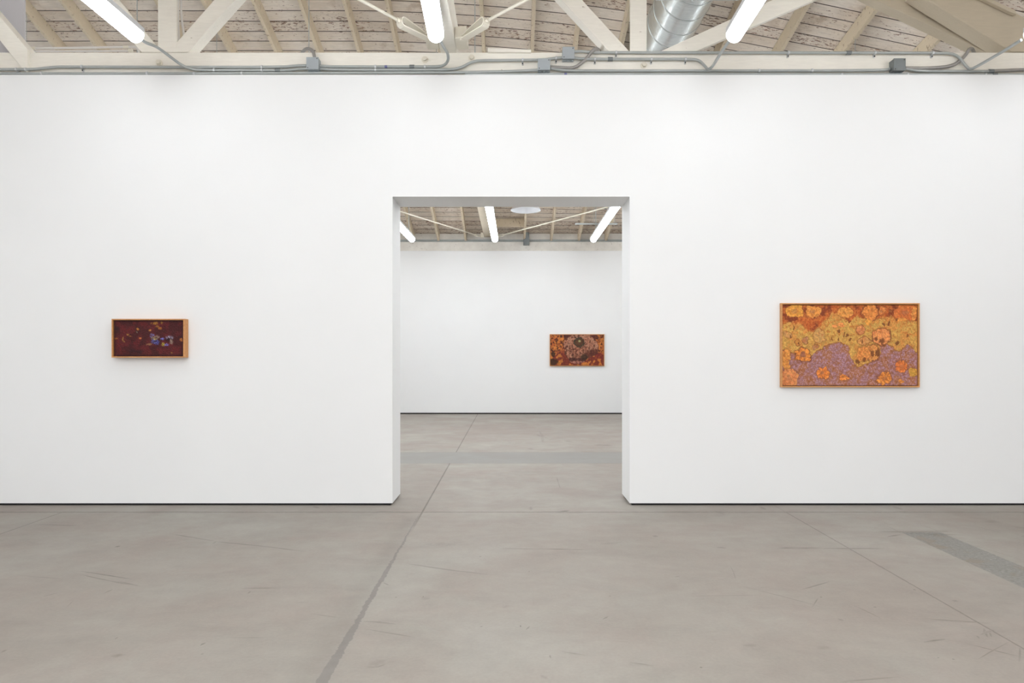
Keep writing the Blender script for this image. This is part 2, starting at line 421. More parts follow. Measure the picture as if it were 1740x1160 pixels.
# roof deck
nx, ny = 48, 60
vs = []; fs = []
ys = [YR+(RIDGE-YR)*i/12 for i in range(12)]+[RIDGE+(16.0-RIDGE)*i/40 for i in range(41)]
for y in ys:
    for i in range(nx+1):
        x = XL+(XR-XL)*i/nx; vs.append((x, y, roofz(x, y)))
n = nx+1; N = len(vs)
vs += [(a, b_, c_+.08) for a, b_, c_ in vs]
for j in range(len(ys)-1):
    for i in range(nx):
        a = j*n+i; fs.append((a, a+1, a+n+1, a+n)); fs.append((a+N, a+n+N, a+n+1+N, a+1+N))
struct(obj('ceiling', vs, fs, M['roof']), 'sloping roof of flaking white painted boards', 'ceiling')

# ------------------------------------------------------------------ rafters
rpx = [98,168,242,315,388,466,538,607,673,745,819.5,902,975,1052,1130,1222,1324,1433,1573,1735]
def solveX(px):
    X = 0
    for _ in range(30):
        k = kx(X); Yv = (2.62+15.8*k)/(.4431+k); X = (px-CX)/F*Yv
    return X
ords = ['first','second','third','fourth','fifth','sixth','seventh','eighth','ninth','tenth','eleventh','twelfth','thirteenth','fourteenth','fifteenth','sixteenth','seventeenth','eighteenth','nineteenth','twentieth']
RX = []
for i, px in enumerate(rpx):
    X = solveX(px)+.02; RX.append(X)
    w = .023
    mb = MB(); pts = []
    segs = 20
    for j in range(segs+1):
        Y = RIDGE+.02+(15.84-RIDGE)*j/segs
        zt = roofz(X, Y)-.004; zb = zt-.2
        wv = random.uniform(-.002, .002)
        pts.append([(X-w+wv, Y, zb), (X+w+wv, Y, zb), (X+w+wv, Y, min(roofz(X+w, Y), roofz(X-w, Y))-.003), (X-w+wv, Y, min(roofz(X+w, Y), roofz(X-w, Y))-.003)])
    for q in pts: mb.v += [Vector(a) for a in q]
    for j in range(segs):
        for k in range(4): mb.f.append((j*4+k, j*4+(k+1) % 4, j*4+4+(k+1) % 4, j*4+4+k))
    mb.f.append((0, 1, 2, 3)); mb.f.append(tuple(segs*4+k for k in (3, 2, 1, 0)))
    side = 'left end' if X < 0 else 'left end'
    tag(mb.build('roof_rafter', M['rafter']), 'narrow cream roof rafter under the boards, %s from the left above the dividing wall' % ords[i], 'rafter', 'roof rafters')

# ------------------------------------------------------------------ truss over the dividing wall
YT = 6.28; TD = .15
ztop = H+(CY-89)/F*YT
tr = empty('roof_truss', (0, YT, ZW), 'long cream painted timber truss standing along the top of the white wall', 'truss')
def ppoly(pts, Y, d): return MB().prism([P(a, b_, Y) for a, b_ in pts], (0, d, 0))
bevel(MB().box(XL+.01, XR-.01, YT, YT+TD, ZW+.002, ztop).build('bottom_chord', M['cream'], tr), .006)
bevel(ppoly([(268,88.6),(300.5,88.6),(300.5,-220),(268,-220)], YT+.004, .022).build('post', M['cream'], tr), .005)
bevel(ppoly([(1070.5,88.6),(1099,88.6),(1099,-220),(1070.5,-220)], YT+.004, .022).build('post', M['cream'], tr), .005)
def diag(x0a, x0b, x1a, x1b, y0=88.6, y1=-220, Y=YT+.008, d=TD-.016, name='diagonal_brace'):
    """x0a,x0b at y=88 and x1a,x1b at y=0, run on up to y1"""
    f = (88.6-y1)/88.0
    ta = x0a+(x1a-x0a)*f; tb = x0b+(x1b-x0b)*f
    return bevel(ppoly([(x0a, y0), (x0b, y0), (tb, y1), (ta, y1)], Y, d).build(name, M['cream'], tr), .005)
diag(285, 319.6, 363, 398)
diag(1036, 1071, 954.7, 990)
diag(240, 274, 166, 203, d=.05)
diag(1119, 1179, 1311, 1383, y1=-40, d=.05, name='strut')
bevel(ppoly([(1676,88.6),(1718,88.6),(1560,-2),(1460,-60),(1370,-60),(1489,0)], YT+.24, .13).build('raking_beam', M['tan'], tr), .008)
bevel(ppoly([(-60,-2),(0,69),(34,112),(46,124),(46.5,83),(-28,-5),(-60,-42)], YT-.03, .145).build('diagonal_brace', M['cream'], tr), .004)
bevel(MB().box(XL+.01, 4.0, YT, YT+TD, P(0,-219,YT).z, P(0,-258,YT).z).build('top_chord', M['cream'], tr), .006)
# big bolt heads
for bx, by in ((271,107),(722,101.5),(801.5,98.5),(1094,111)):
    c0 = P(bx, by, YT)
    w_ = MB().tube([c0+Vector((0, .001, 0)), c0+Vector((0, -.006, 0))], .03, 20).build('washer', M['creammetal'], tr)
    nut = MB().tube([c0+Vector((0, -.005, 0)), c0+Vector((0, -.032, 0))], .021, 6); nut.build('bolt', M['creammetal'], tr)
# wide raking beam nearest the right edge
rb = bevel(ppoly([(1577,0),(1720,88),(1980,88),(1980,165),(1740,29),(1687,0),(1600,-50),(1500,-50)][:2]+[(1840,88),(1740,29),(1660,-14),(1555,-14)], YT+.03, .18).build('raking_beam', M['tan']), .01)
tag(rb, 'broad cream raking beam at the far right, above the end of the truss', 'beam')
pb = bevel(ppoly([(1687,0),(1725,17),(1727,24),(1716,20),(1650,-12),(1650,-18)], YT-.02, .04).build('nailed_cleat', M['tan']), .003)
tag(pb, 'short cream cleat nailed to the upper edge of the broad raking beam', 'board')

# loose things lying on the chord
z0 = ztop
tag(bevel(MB().prism([P(828.5,88,6.25)+Vector((0,0,0)), P(902.5,88.6,6.25), P(902.5,84,6.25), P(828.5,81,6.25)], (0, .12, 0)).build('offcut_board', M['cream']), .002), 'short loose cream board lying on top of the truss chord', 'board')

# white brace sliver behind the left diagonal
tag(ppoly([(368,46),(384,32),(500,-95),(470,-95),(352,35)], YT+.2, .03).build('brace_board', M['whitepipe']), 'thin bright white brace showing behind the left diagonal of the truss', 'board')

# white pipes
def pipe(name, pts, r, m, label, cat, group=None, rounds=2, seg=10):
    o = MB().tube(smoothpath(pts, rounds=rounds), r, seg).build(name, m, None, True)
    return tag(o, label, cat, group)
Yp = YT+TD+.05
a = pipe('white_pipe', [P(44,82,Yp),P(120,81.5,Yp),P(222,79.5,Yp),P(232,80,Yp),P(236,86,Yp),P(236,95,Yp)], .010, M['whitepipe'], 'upper of two white pipes lying behind the left end of the chord', 'pipe', 'white pipes behind the truss', 1)
MB().tube([P(210,80,Yp), P(219,79.7,Yp)], .014, 12).build('coupling', M['creammetal'], a)
MB().tube([P(52,82,Yp), P(60,82,Yp)], .014, 12).build('coupling', M['creammetal'], a)
a = pipe('white_pipe', [P(44,87.3,Yp-.03),P(120,87,Yp-.03),P(222,86.5,Yp-.03)], .009, M['whitepipe'], 'lower of two white pipes lying behind the left end of the chord', 'pipe', 'white pipes behind the truss', 1)
MB().tube([P(219,86.5,Yp-.03), P(225,86.2,Yp-.03)], .019, 12).build('coupling', M['creammetal'], a)
Yq = YT+.10
pipe('white_pipe', [P(302.5,-120,Yq),P(302.5,0,Yq),P(302.5,25,Yq),P(303,45,Yq),P(304,60,Yq),P(305,92,Yq)], .010, M['whitepipe'], 'white pipe bending down just right of the left truss post, nearer the post', 'pipe', 'white pipes behind the truss')
pipe('white_pipe', [P(307.5,-120,Yq+.03),P(307.5,0,Yq+.03),P(308,28,Yq+.03),P(312,55,Yq+.03),P(317,92,Yq+.03)], .010, M['whitepipe'], 'white pipe bending down right of the left truss post, farther from the post', 'pipe', 'white pipes behind the truss')

# ------------------------------------------------------------------ beam E, bracket and tie rods
ze = 4.143
bm_ = empty('ceiling_beam', (-.58, 6.2, ze), 'cream timber beam coming toward the viewer above the middle tube light', 'beam')
bevel(MB().box(-.652, -.50, 1.0, YT+TD, ze, ze+.3).build('timber', M['cream'], bm_), .006)
def tie_bracket(xc, ya, s, left_rod_end, right_rod_end, label, rodlabels, zb, hw):
    """steel shoe under a beam end with two looped straps; s scales it"""
    br = empty('tie_bracket', (xc, ya, zb), label, 'bracket')
    out = []
    for sg in (-1, 1):
        # bottom plate
        pl = [(xc+sg*(hw+.001), ya-.22*s), (xc+sg*(hw+.105*s), ya-.24*s), (xc+sg*(hw+.11*s), ya), (xc+sg*(hw+.001), ya)]
        bevel(MB().prism([(a_, b_, zb) for a_, b_ in pl], (0, 0, .10)).build('side_plate', M['creammetal'], br), .004)
        c0 = Vector((xc+sg*(hw+.06*s), ya-.2*s, zb)); MB().tube([c0+Vector((0, 0, .002)), c0-Vector((0, 0, .014))], .018*s, 14).build('bolt', M['creammetal'], br)
        st = Vector((xc+sg*(hw+.075*s), ya-.20*s)); en = Vector((xc+sg*(hw+.27*s), ya-.43*s))
        d = (en-st).normalized(); nrm = Vector((-d.y, d.x)); L = (en-st).length
        path = [(0, .004), (L*.5, .004), (L, .004)]
        for k in range(1, 6):
            an = -math.pi/2+math.pi*k/6
            path.append((L+.03*s*math.cos(an), .004+.036*s*(1+math.sin(an))))
        path += [(L, .004+.072*s), (L*.5, .004+.046*s), (0, .016)]
        n = len(path); mb = MB(); t = .0045*s; wd = .034*s
        for i, q in enumerate(path):
            a0 = path[max(i-1, 0)]; a1 = path[min(i+1, n-1)]; dx, dz = a1[0]-a0[0], a1[1]-a0[1]; ll = math.hypot(dx, dz); nx_, nz_ = -dz/ll, dx/ll
            for s1, s2 in ((-1, -1), (1, -1), (1, 1), (-1, 1)):
                w = st+d*(q[0]+nx_*t*s1)+nrm*wd*s2; mb.v.append(Vector((w.x, w.y, zb+q[1]+nz_*t*s1-.006)))
        for i in range(n-1):
            for k in range(4): mb.f.append((i*4+k, i*4+(k+1) % 4, i*4+4+(k+1) % 4, i*4+4+k))
        mb.f += [(0, 1, 2, 3), tuple((n-1)*4+k for k in (3, 2, 1, 0))]
        mb.build('strap', M['creammetal'], br)
        hwid = .03*s
        c1 = Vector((en.x, en.y, zb+.037*s))+Vector((d.x, d.y, 0))*hwid
        far = Vector(left_rod_end if sg < 0 else right_rod_end)
        dr = (far-c1).normalized()
        rod = MB().tube([c1-dr*.02, far], .0125, 12).build('tie_rod', M['creammetal'], None, True)
        tag(rod, rodlabels[0 if sg < 0 else 1], 'rod')
        MB().tube([c1+dr*.004, c1+dr*.03], .02, 6).build('nut', M['creammetal'], rod)
    return br
tie_bracket(-.576, 6.2, 1.0, (-3.6, 2.2, 4.19), (3.2, 2.2, 4.19), 'cream iron bracket with two looped straps under the beam end behind the middle tube light',
            ['thin cream tie rod running up left from the bracket above the middle of the wall', 'thin cream tie rod running up right from the bracket above the middle of the wall'], ze-.004, .077)

# ------------------------------------------------------------------ conduits
YC = YT-.03
def conduit(pts, label, extra=(), flex=False, clips=(), couplings=(), tape=(), r=.0125, name='conduit'):
    P3 = [q if isinstance(q, Vector) else P(q[0], q[1], YC if len(q) < 3 else q[2]) for q in pts]
    path = smoothpath(P3, rounds=2)
    if flex:
        path = resample(path, .007)
        o = MB().tube(path, r*1.15, 10, True, .10).build('flexible_conduit', M['flex'], None, True)
    else: o = MB().tube(path, r, 10).build(name, M['conduit'], None, True)
    tag(o, label, 'conduit', None)
    for cx, cy in clips:
        c0 = P(cx, cy, YC)
        mb = MB().tube([c0-Vector((.007, 0, 0)), c0+Vector((.007, 0, 0))], r*1.4, 10)
        mb.box(c0.x-.007, c0.x+.007, YC+.012, YT, c0.z-.036, c0.z)
        cl = mb.build('clip', M['bright'], o)
        c1 = Vector((c0.x, YC+.012, c0.z-.027)); MB().tube([c1, c1-Vector((0, .006, 0))], .006, 8).build('screw', M['screw'], cl)
    for cx, cy in couplings:
        c0 = P(cx, cy, YC); MB().tube([c0-Vector((.022, 0, 0)), c0+Vector((.022, 0, 0))], r*1.45, 10).build('coupling', M['boxdark'], o)
    for cx, cy in tape:
        c0 = P(cx, cy, YC); MB().tube([c0-Vector((.012, 0, 0)), c0+Vector((.012, 0, 0))], r*1.06, 10).build('tape', M['tape'], o)['label'] = 'purple blue tape band'
    return o
def jbox(cx0, cx1, cy0, cy1, Yf, m, label, cover=(0, 0)):
    a = P(cx0, cy1, Yf); b_ = P(cx1, cy0, Yf); yb = YT-.0005
    t = empty('junction_box', ((a.x+b_.x)/2, yb, a.z), label, 'junction box', 'square electrical boxes on the truss')
    bevel(MB().box(a.x+.001, b_.x-.001, Yf+.006, yb, a.z+.001, b_.z-.001).build('body', m, t), .003)
    bevel(MB().box(a.x-.001, b_.x+.001, Yf, Yf+.0065, a.z-.001, b_.z+.001).build('cover', m, t), .002)
    for sx, sz in ((.013, .013), (b_.x-a.x-.013, b_.z-a.z-.013)):
        c0 = Vector((a.x+sx, Yf, a.z+sz)); MB().tube([c0+Vector((0, .001, 0)), c0-Vector((0, .003, 0))], .0045, 8).build('screw', M['screw'], t)
    for i in range(3):
        c0 = Vector((a.x+(b_.x-a.x)*(i+.5)/3, (Yf+yb)/2+.01, a.z)); MB().tube([c0+Vector((0, 0, .002)), c0-Vector((0, 0, .005))], .012, 12).build('knockout', m, t)
    return t
YF = YT-.085
jbox(520.5, 541, 97, 117.3, YF, M['box'], 'square grey junction box with a curved cable above, left of the middle tube light')
jbox(914, 935, 99.5, 118.3, YF, M['box'], 'lower square grey junction box of the pair right of the middle tube light')
jbox(956, 976, 79.5, 99.3, YF, M['box'], 'upper square grey junction box of the pair, reaching above the chord')
jbox(1519, 1539, 99, 119.5, YF, M['boxdark'], 'darker square grey junction box near the right end of the truss')

ZLY = 5.66   # front end of the tube lights
conduit([(-420,125),(-60,125),(300,125),(560,124),(700,123.5),(780,123.3),(860,121.5),(905,119.6),(921,118.5,YC+.005)][:-1]+[(914.5,119)], 'long lowest grey conduit running left of the lower box of the pair', clips=((71,125),(250,124.8),(330,125),(411,124.5)))
conduit([(936,116),(948,118.5),(970,120.5),(1200,120.3),(1500,120),(1512,117)], 'long grey conduit between the lower pair box and the dark right box', clips=((1290,120.3),(1380,120)))
conduit([(1538,116.5),(1548,118.5),(1560,120.5),(1600,121),(1686,121)], 'short grey conduit just right of the dark right box', couplings=((1684,121),))
conduit([(1686,120.5),(1700,120),(1720,119.2),(1745,118.2),(1800,117),(1900,117)], 'ribbed flexible cable at the very right end of the truss', flex=True)
conduit([(790,127),(900,125.8),(1000,125.7),(1300,125.6),(1500,126.2),(1700,126.8),(1800,127),(2200,127)], 'lowest grey conduit skirting the wall top on the right half', clips=((1430,126.2),(1542,126.5),(1674,126.8)), tape=((961,125.7),), couplings=((1690,126.8),), r=.011)
conduit([(-420,118),(-60,118),(40,118),(60,117.6),(95,113.6),(120,113.8),(300,114.2),(480,114.2),(500,112),(520.8,111.5)], 'upper grey conduit from the left edge to the left junction box', clips=((28,118),(44,118),(139,113.6),(445,114.2)))
zl = 3.99
def Pw(px, py, Y): return P(px, py, Y)
conduit([Pw(240,66,5.665),Pw(246,72,5.72),Pw(262,77.5,5.85),Pw(270,82,5.95),(290,97,6.1),(310,112,6.2),(326,118,6.235),(345,119.4),(480,119.4),(496,118.8),(508,117),(521,117)], 'grey conduit drooping from the left tube light and running to the left junction box', clips=((364,119.2),(445,119.2)), couplings=((472,119.3),))
conduit([(541,112),(552,112.8),(570,113.5),(700,113.5),(740,113.5),(754,112,6.23),(762,103,6.15),(761,90,6.0),(755,82,5.85),Pw(750,72,5.7),Pw(748,66,5.665)], 'grey conduit from the left junction box curving up to the middle tube light', clips=((638,113.5),(722,113.5)), couplings=((700,113.5),), tape=((656,113.5),))
conduit([(541,116.5),(552,117.5),(575,118.8),(740,118.6),(768,118.3),(784,115),(800,106),(811,103),(840,102.6),(926,101.8),(936,99.5),(956.5,98)], 'grey conduit passing under the bracket and stepping up to the upper pair box', clips=((638,118.8),(888,102.2),(945,98.8)))
conduit([(976,87.6),(988,87),(1005,88.8),(1020,89.2),(1300,89.5),(1500,89.8),(1600,90),(1618,91),(1630,97),(1640,111),(1648,118.5,6.22),(1660,113,6.15),(1700,90,5.9),Pw(1735,68,5.665)], 'topmost grey conduit along the chord edge, dipping then rising to the rightmost tube light', clips=((1047,89.2),(1340,89.5),(1487,89.8),(1585,90)), couplings=((1442,89.8),))
conduit([(976,98.5),(990,100),(1010,100.5),(1100,100.5),(1175,100.5),(1188,102.5),(1197,111),(1203,119,6.22),(1211,113,6.12),(1222,94,5.9),Pw(1240,68,5.665)], 'grey conduit from the upper pair box dipping then rising to the right tube light', clips=((1011,100.5),(1107,100.5),(1165,100.5)), couplings=((1037,100.5),))
conduit([(935,113.8),(955,115),(975,116),(990,106),(1002,93),(1008,84.5,6.2),(1014,82,6.3),(1019,88,6.45)], 'ribbed flexible cable rising from the lower pair box over the chord', flex=True)
conduit([(513,90,6.45),(517,85,6.38),(524,82,6.3),(532,86),(534.5,97.5,YC-.005)], 'short ribbed flexible cable looping over the chord into the left junction box', flex=True)
conduit([(1538,115.6),(1560,115.8),(1590,115.5),(1618,112),(1632,103,6.265),(1641,93,6.265),(1647,83,6.24),(1652,82,6.35),(1655,90,6.45)], 'ribbed flexible cable rising from the dark right box over the chord', flex=True)

# thin hanging threaded rods behind the truss
def rafter_at(i, y):
    lo, hi = 6.6, 14
    for _ in range(40):
        Y = (lo+hi)/2; yy = CY-(roofz(RX[i], Y)-.204-H)*F/Y
        if yy < y: lo = Y
        else: hi = Y
    return Y
for i, y, lab in ((0, 24, 'at the far left beside the grey board'), (4, 47, 'behind the left diagonal brace'), (9, 47, 'left of the looped bracket'), (17, 66, 'short, above the right part of the chord')):
    Y = rafter_at(i, y); X = RX[i]; zt = roofz(X, Y)-.206
    tag(MB().tube([(X, Y, zt), (X, Y, zt-1.1)], .0035, 8).build('hanger_rod', M['conduit']), 'thin grey steel hanger rod '+lab, 'rod', 'thin steel hanger rods')
for px, Yr, lab in ((233, 7.2, 'left of the left truss post'), (525, 7.4, 'above the left junction box'), (807, 7.4, 'right of the looped bracket')):
    X = (px-CX)/F*Yr
    tag(MB().tube([(X, Yr, roofz(X, Yr)-.003), (X, Yr, P(px, 92, Yr).z-.5)], .0045, 8).build('hanger_rod', M['conduit']), 'thin grey steel hanger rod '+lab, 'rod', 'thin steel hanger rods')

# ------------------------------------------------------------------ duct
dk = empty('air_duct', (1.96, 8.4, 5.1), 'large round galvanised spiral duct behind the right truss post', 'duct')
R = .305; seg = 64; mb = MB(); rows = []
Y0, Y1 = 5.0, 10.2; nr = 160
axis = lambda Y: Vector((1.955, Y, 5.41))
for j in range(nr+1):
    Y = Y0+(Y1-Y0)*j/nr
    for k in range(seg):
        an = 2*math.pi*k/seg
        mb.v.append(axis(Y)+Vector((math.cos(an)*R, 0, math.sin(an)*R)))
for j in range(nr):
    for k in range(seg): mb.f.append((j*seg+k, j*seg+(k+1) % seg, (j+1)*seg+(k+1) % seg, (j+1)*seg+k))
mb.f += [tuple(range(seg)), tuple(nr*seg+k for k in range(seg))]
mb.build('pipe_body', M['duct'], dk, True)
pitch = .34; hp = []
nturn = int((Y1-Y0)/pitch)
for i in range(nturn*48):
    an = 2*math.pi*i/48; hp.append(axis(Y0+.02+pitch*i/48)+Vector((math.cos(an)*(R+.001), 0, math.sin(an)*(R+.001))))
MB().tube(hp, .006, 6).build('spiral_seam', M['duct'], dk, True)
# slotted channel under the duct with its rods
hg = empty('slotted_channel', (1.9, 7.12, 5.06), 'white slotted steel channel carrying the duct from below', 'channel')
ch = MB(); zt = 5.105; yc = 7.17; x0, x1 = 1.52, 2.4
slot = .05; i = 0; x = x0
ch.box(x0, x1, yc-.022, yc-.009, zt-.006, zt); ch.box(x0, x1, yc+.009, yc+.022, zt-.006, zt)
while x < x1-.01:
    ch.box(x, x+.018, yc-.009, yc+.009, zt-.006, zt); x += slot
ch.box(x0, x1, yc-.024, yc-.021, zt-.006, zt+.012-.006); ch.box(x0, x1, yc+.021, yc+.024, zt-.006, zt+.006)
chn = ch.build('channel', M['bright'], hg)
chn.matrix_parent_inverse = hg.matrix_basis.inverted()
MB().tube([(1.90, yc, zt-.03), (1.90, yc, zt+.0)], .007, 8).build('bolt', M['bright'], hg)
for xx in (1.56, 2.36): MB().tube([(xx, yc, zt-.02), (xx, yc, roofz(xx, yc)-.003)], .006, 8).build('rod', M['bright'], hg)

# ------------------------------------------------------------------ tube lights
def tube_light(X, Ya, Yb, zlens, label, group, Xb=None, hangers=(), lens='lens'):
    """Ya far end (facing the viewer's wall), Yb near end; lens bottom at zlens"""
    Xb = X if Xb is None else Xb
    t = empty('tube_light', (X, Ya, zlens), label, 'ceiling light', group)
    r = .066
    def at(Y, dx, z): f = (Y-Ya)/(Yb-Ya); return Vector((X+(Xb-X)*f+dx, Y, z))
    zc = zlens+r
    prof = [(r*math.cos(a), -r*math.sin(a)) for a in [-.2+(math.pi+.4)*k/20 for k in range(21)]]
    mb = MB()
    for Y in (Ya, Yb):
        for dx, dz in prof: mb.v.append(at(Y, dx, zc+dz))
    n = len(prof)
    for k in range(n-1): mb.f.append((k, k+1, n+k+1, n+k))
    mb.f += [(0, n, 2*n-1, n-1)]
    mb.build('lens', M[lens], t, False)
    for Y, dy in ((Ya, 1 if Ya > Yb else -1), (Yb, -1 if Ya > Yb else 1)):
        MB().prism([at(Y, dx, zc+dz) for dx, dz in prof], (0, dy*.005, 0)).build('end_cap', M['cap'], t)
    hp = [(-.067, .0135), (.067, .0135), (.067, .055), (.05, .07), (-.05, .07), (-.067, .055)]
    mb = MB(); e0 = .006 if Ya > Yb else -.006
    for Y in (Ya+e0, Yb-e0):
        for dx, dz in hp: mb.v.append(at(Y, dx, zc+.001+dz))
    for k in range(6): mb.f.append((k, (k+1) % 6, 6+(k+1) % 6, 6+k))
    mb.f += [tuple(range(6)), tuple(range(11, 5, -1))]
    mb.build('housing', M['housing'], t)
    for Yh in hangers:
        q = at(Yh, 0, zc+.07); MB().tube([q, (q.x, q.y, roofz(q.x, q.y)-.003)], .008, 8).build('hanger', M['conduit'], t)
    return t
FR = 'tube lights of the front room'
ZL = 3.95
tube_light(-3.11, 5.655, .76, ZL, 'bright leftmost tube light hanging before the left truss post', FR, -3.11, (5.2, 3.2, 1.2))
tube_light(-.625, 5.655, .76, ZL, 'bright middle tube light hanging before the looped iron bracket', FR, -.50, (5.2, 3.2, 1.2))
tube_light(1.845, 5.655, .76, ZL, 'bright tube light hanging right of the round metal duct', FR, 1.66, (5.2, 3.2, 1.2))
tube_light(4.31, 5.655, .76, ZL, 'tube light cut by the right edge of the picture', FR, 4.25, (5.2, 3.2, 1.2))
for X in (-3.11, -.6, 1.84):  # strong rows added out of view to light the wall more evenly
    tube_light(X, .2, -4.6, ZL, 'bright tube light in the row behind the viewer', 'tube lights behind the viewer', X, (-.5, -2.2, -4), lens='lens3')
    tube_light(X, -5.2, -8.6, ZL, 'bright tube light in the row behind the viewer', 'tube lights behind the viewer', X, (-5.6, -8.2), lens='lens3')
BR = 'tube lights of the far room'
ZL2 = H+(CY-411.5)/F*14.6
tube_light((700-CX)/F*14.6, 14.6, 7.2, ZL2, 'leftmost tube light seen through the doorway, half behind the jamb', BR, -2.22, (14.2, 11.5), lens='lens2')
tube_light((841-CX)/F*14.6, 14.6, 7.2, ZL2, 'middle tube light of the far room beside the ceiling beam', BR, -.40, (14.2, 11.5), lens='lens2')
tube_light((1008.5-CX)/F*14.6, 14.6, 7.2, ZL2, 'right tube light seen through the doorway, touching its corner', BR, 1.72, (14.2, 11.5), lens='lens2')
for X in (-4.6, 4.1):
    tube_light(X, 14.6, 7.2, ZL2, 'tube light of the far room hidden beyond the doorway', 'hidden tube lights of the far room', X, (14.2, 11.5), lens='lens2')

# ------------------------------------------------------------------ far room ceiling pieces
bb = empty('ceiling_beam', (-.49, 15.6, 4.05), 'wide cream beam of the far room beside its middle tube light', 'beam')
bevel(MB().box(-.63, -.365, 9.5, 15.72, 4.07, 4.33).build('timber', M['tan'], bb), .006)  # same darkened cream, holding back the glare of the tube close by
tie_bracket(-.4975, 15.6, .62, (-3.05, 10.9, 4.05), (3.1, 10.4, 4.05), 'small cream iron bracket under the far end of the wide beam',
            ['thin cream tie rod slanting up left across the far room ceiling', 'thin cream tie rod slanting up right across the far room ceiling'], 4.03, .134)
# blocking board between rafters
bx0 = -.364; bx1 = RX[11]-.024
tag(MB().prism([(bx0, 15.13, roofz(bx1, 15.13)-.19), (bx0, 15.17, roofz(bx1, 15.17)-.19), (bx0, 15.17, roofz(bx1, 15.17)-.006), (bx0, 15.13, roofz(bx1, 15.17)-.006)], (bx1-bx0, 0, 0)).build('blocking_board', M['rafter']),
    'short blocking board between the wide beam and a rafter in the far room', 'board')
# grey pipes along the ledge
yl = YB+.0
for i, (yy, lab) in enumerate(((407.5, 'upper'), (410.2, 'lower'))):
    z = H+(CY-yy)/F*(YB+.07)
    tag(MB().tube([(XL+.1, YB+.11-.04*i, z), (XR-.1, YB+.11-.04*i, z)], .017, 10).build('conduit', M['conduit'], None, True), '%s long grey conduit resting above the far concrete ledge' % lab, 'conduit')
fb = empty('junction_box', ((894.5-CX)/F*YB, YB, H+(CY-416)/F*YB), 'grey junction box on the far concrete ledge under a grey strut', 'junction box')
bevel(MB().box((889.5-CX)/F*15.6, (899.5-CX)/F*15.6, 15.60, YB+.03, H+(CY-415.5)/F*15.6, H+(CY-406)/F*15.6).build('body', M['boxdark'], fb), .004)
bevel(MB().box((892.5-CX)/F*15.6, (899-CX)/F*15.6, 15.64, YB+.0, H+(CY-406)/F*15.6, H+(CY-394)/F*15.6).build('strut', M['boxdark'], fb), .003)
# slotted channel in the far room
uz = H+(CY-380.3)/F*13.9
us = empty('slotted_channel', (1.6, 13.9, uz), 'thin grey slotted channel hanging across the far room beside the right tube', 'channel')
cb = MB()
cb.box(1.295, 2.16, 13.88, 13.884, uz-.015, uz+.015); cb.box(1.295, 2.16, 13.916, 13.92, uz-.015, uz+.015); cb.box(1.295, 2.16, 13.884, 13.916, uz+.011, uz+.015)
cb.build('channel', M['conduit'], us)
for xx in (1.68, 2.1): MB().tube([(xx, 13.9, uz+.01), (xx, 13.9, roofz(xx, 13.9)-.003)], .004, 6).build('rod', M['conduit'], us)
# white dome pendant
yd = 13.7; xd = (893.3-CX)/F*yd; zd = H+(CY-357.5)/F*yd
pd = empty('pendant_lamp', (xd, yd, zd), 'white metal dome lamp hanging at the top of the doorway', 'lamp')
mb = MB(); prof = [(.305,0),(.30,.012),(.27,.06),(.215,.12),(.14,.18),(.07,.22),(.05,.26)]
inn = [(r-.006, z+.002 if i else z+.0) for i, (r, z) in enumerate(prof)]
loop = prof+[(.03, .255)]+inn[::-1][1:]
sg = 48
for r, z in loop:
    for k in range(sg): an = 2*math.pi*k/sg; mb.v.append(Vector((xd+r*math.cos(an), yd+r*math.sin(an), zd+z)))
L = len(loop)
for i in range(L):
    for k in range(sg): mb.f.append((i*sg+k, i*sg+(k+1) % sg, ((i+1) % L)*sg+(k+1) % sg, ((i+1) % L)*sg+k))
mb.build('shade', M['housing'], pd, True)
MB().tube([(xd, yd, zd+.25), (xd, yd, roofz(xd, yd)-.003)], .008, 8).build('stem', M['conduit'], pd)
MB().tube([(xd, yd, zd+.26), (xd, yd, zd+.17)], .035, 16).build('socket', M['housing'], pd)
# small box beside the right tube
yq = 12.6
sb = empty('junction_box', ((1034-CX)/F*yq, yq, H+(CY-353)/F*yq), 'small dark grey box peeping below the doorway head beside the right tube', 'junction box')
bevel(MB().box((1028-CX)/F*yq, (1038-CX)/F*yq, yq, yq+.1, H+(CY-354)/F*yq, H+(CY-345)/F*yq).build('body', M['boxdark'], sb), .01)
MB().tube([(1.83, yq+.05, H+(CY-346)/F*yq), (1.83, yq+.05, roofz(1.83, yq+.05)-.003)], .008, 8).build('stem', M['whitepipe'], sb)
MB().tube(smoothpath([P(1022,345,yq),P(1024,349,yq),P(1029,353,yq),P(1033,354.5,yq)]), .012, 8).build('curved_arm', M['whitepipe'], sb, True)

# ------------------------------------------------------------------ paintings
def fbm(x, y, s, o=3, seed=0.0): return noise.fractal(Vector((x*s+seed, y*s-seed*.7, seed*1.3)), .8, 2.1, o)
def mixc(a, b, t):
    t = max(0.0, min(1.0, t)); return (a[0]+(b[0]-a[0])*t, a[1]+(b[1]-a[1])*t, a[2]+(b[2]-a[2])*t)
def interp(tab, u):
    if u <= tab[0][0]: return tab[0][1]
    for (a, b), (c, d) in zip(tab[:-1], tab[1:]):
        if u <= c: return b+(d-b)*(u-a)/(c-a)
    return tab[-1][1]
def sstep(a, b, x):
    t = max(0.0, min(1.0, (x-a)/(b-a))); return t*t*(3-2*t)

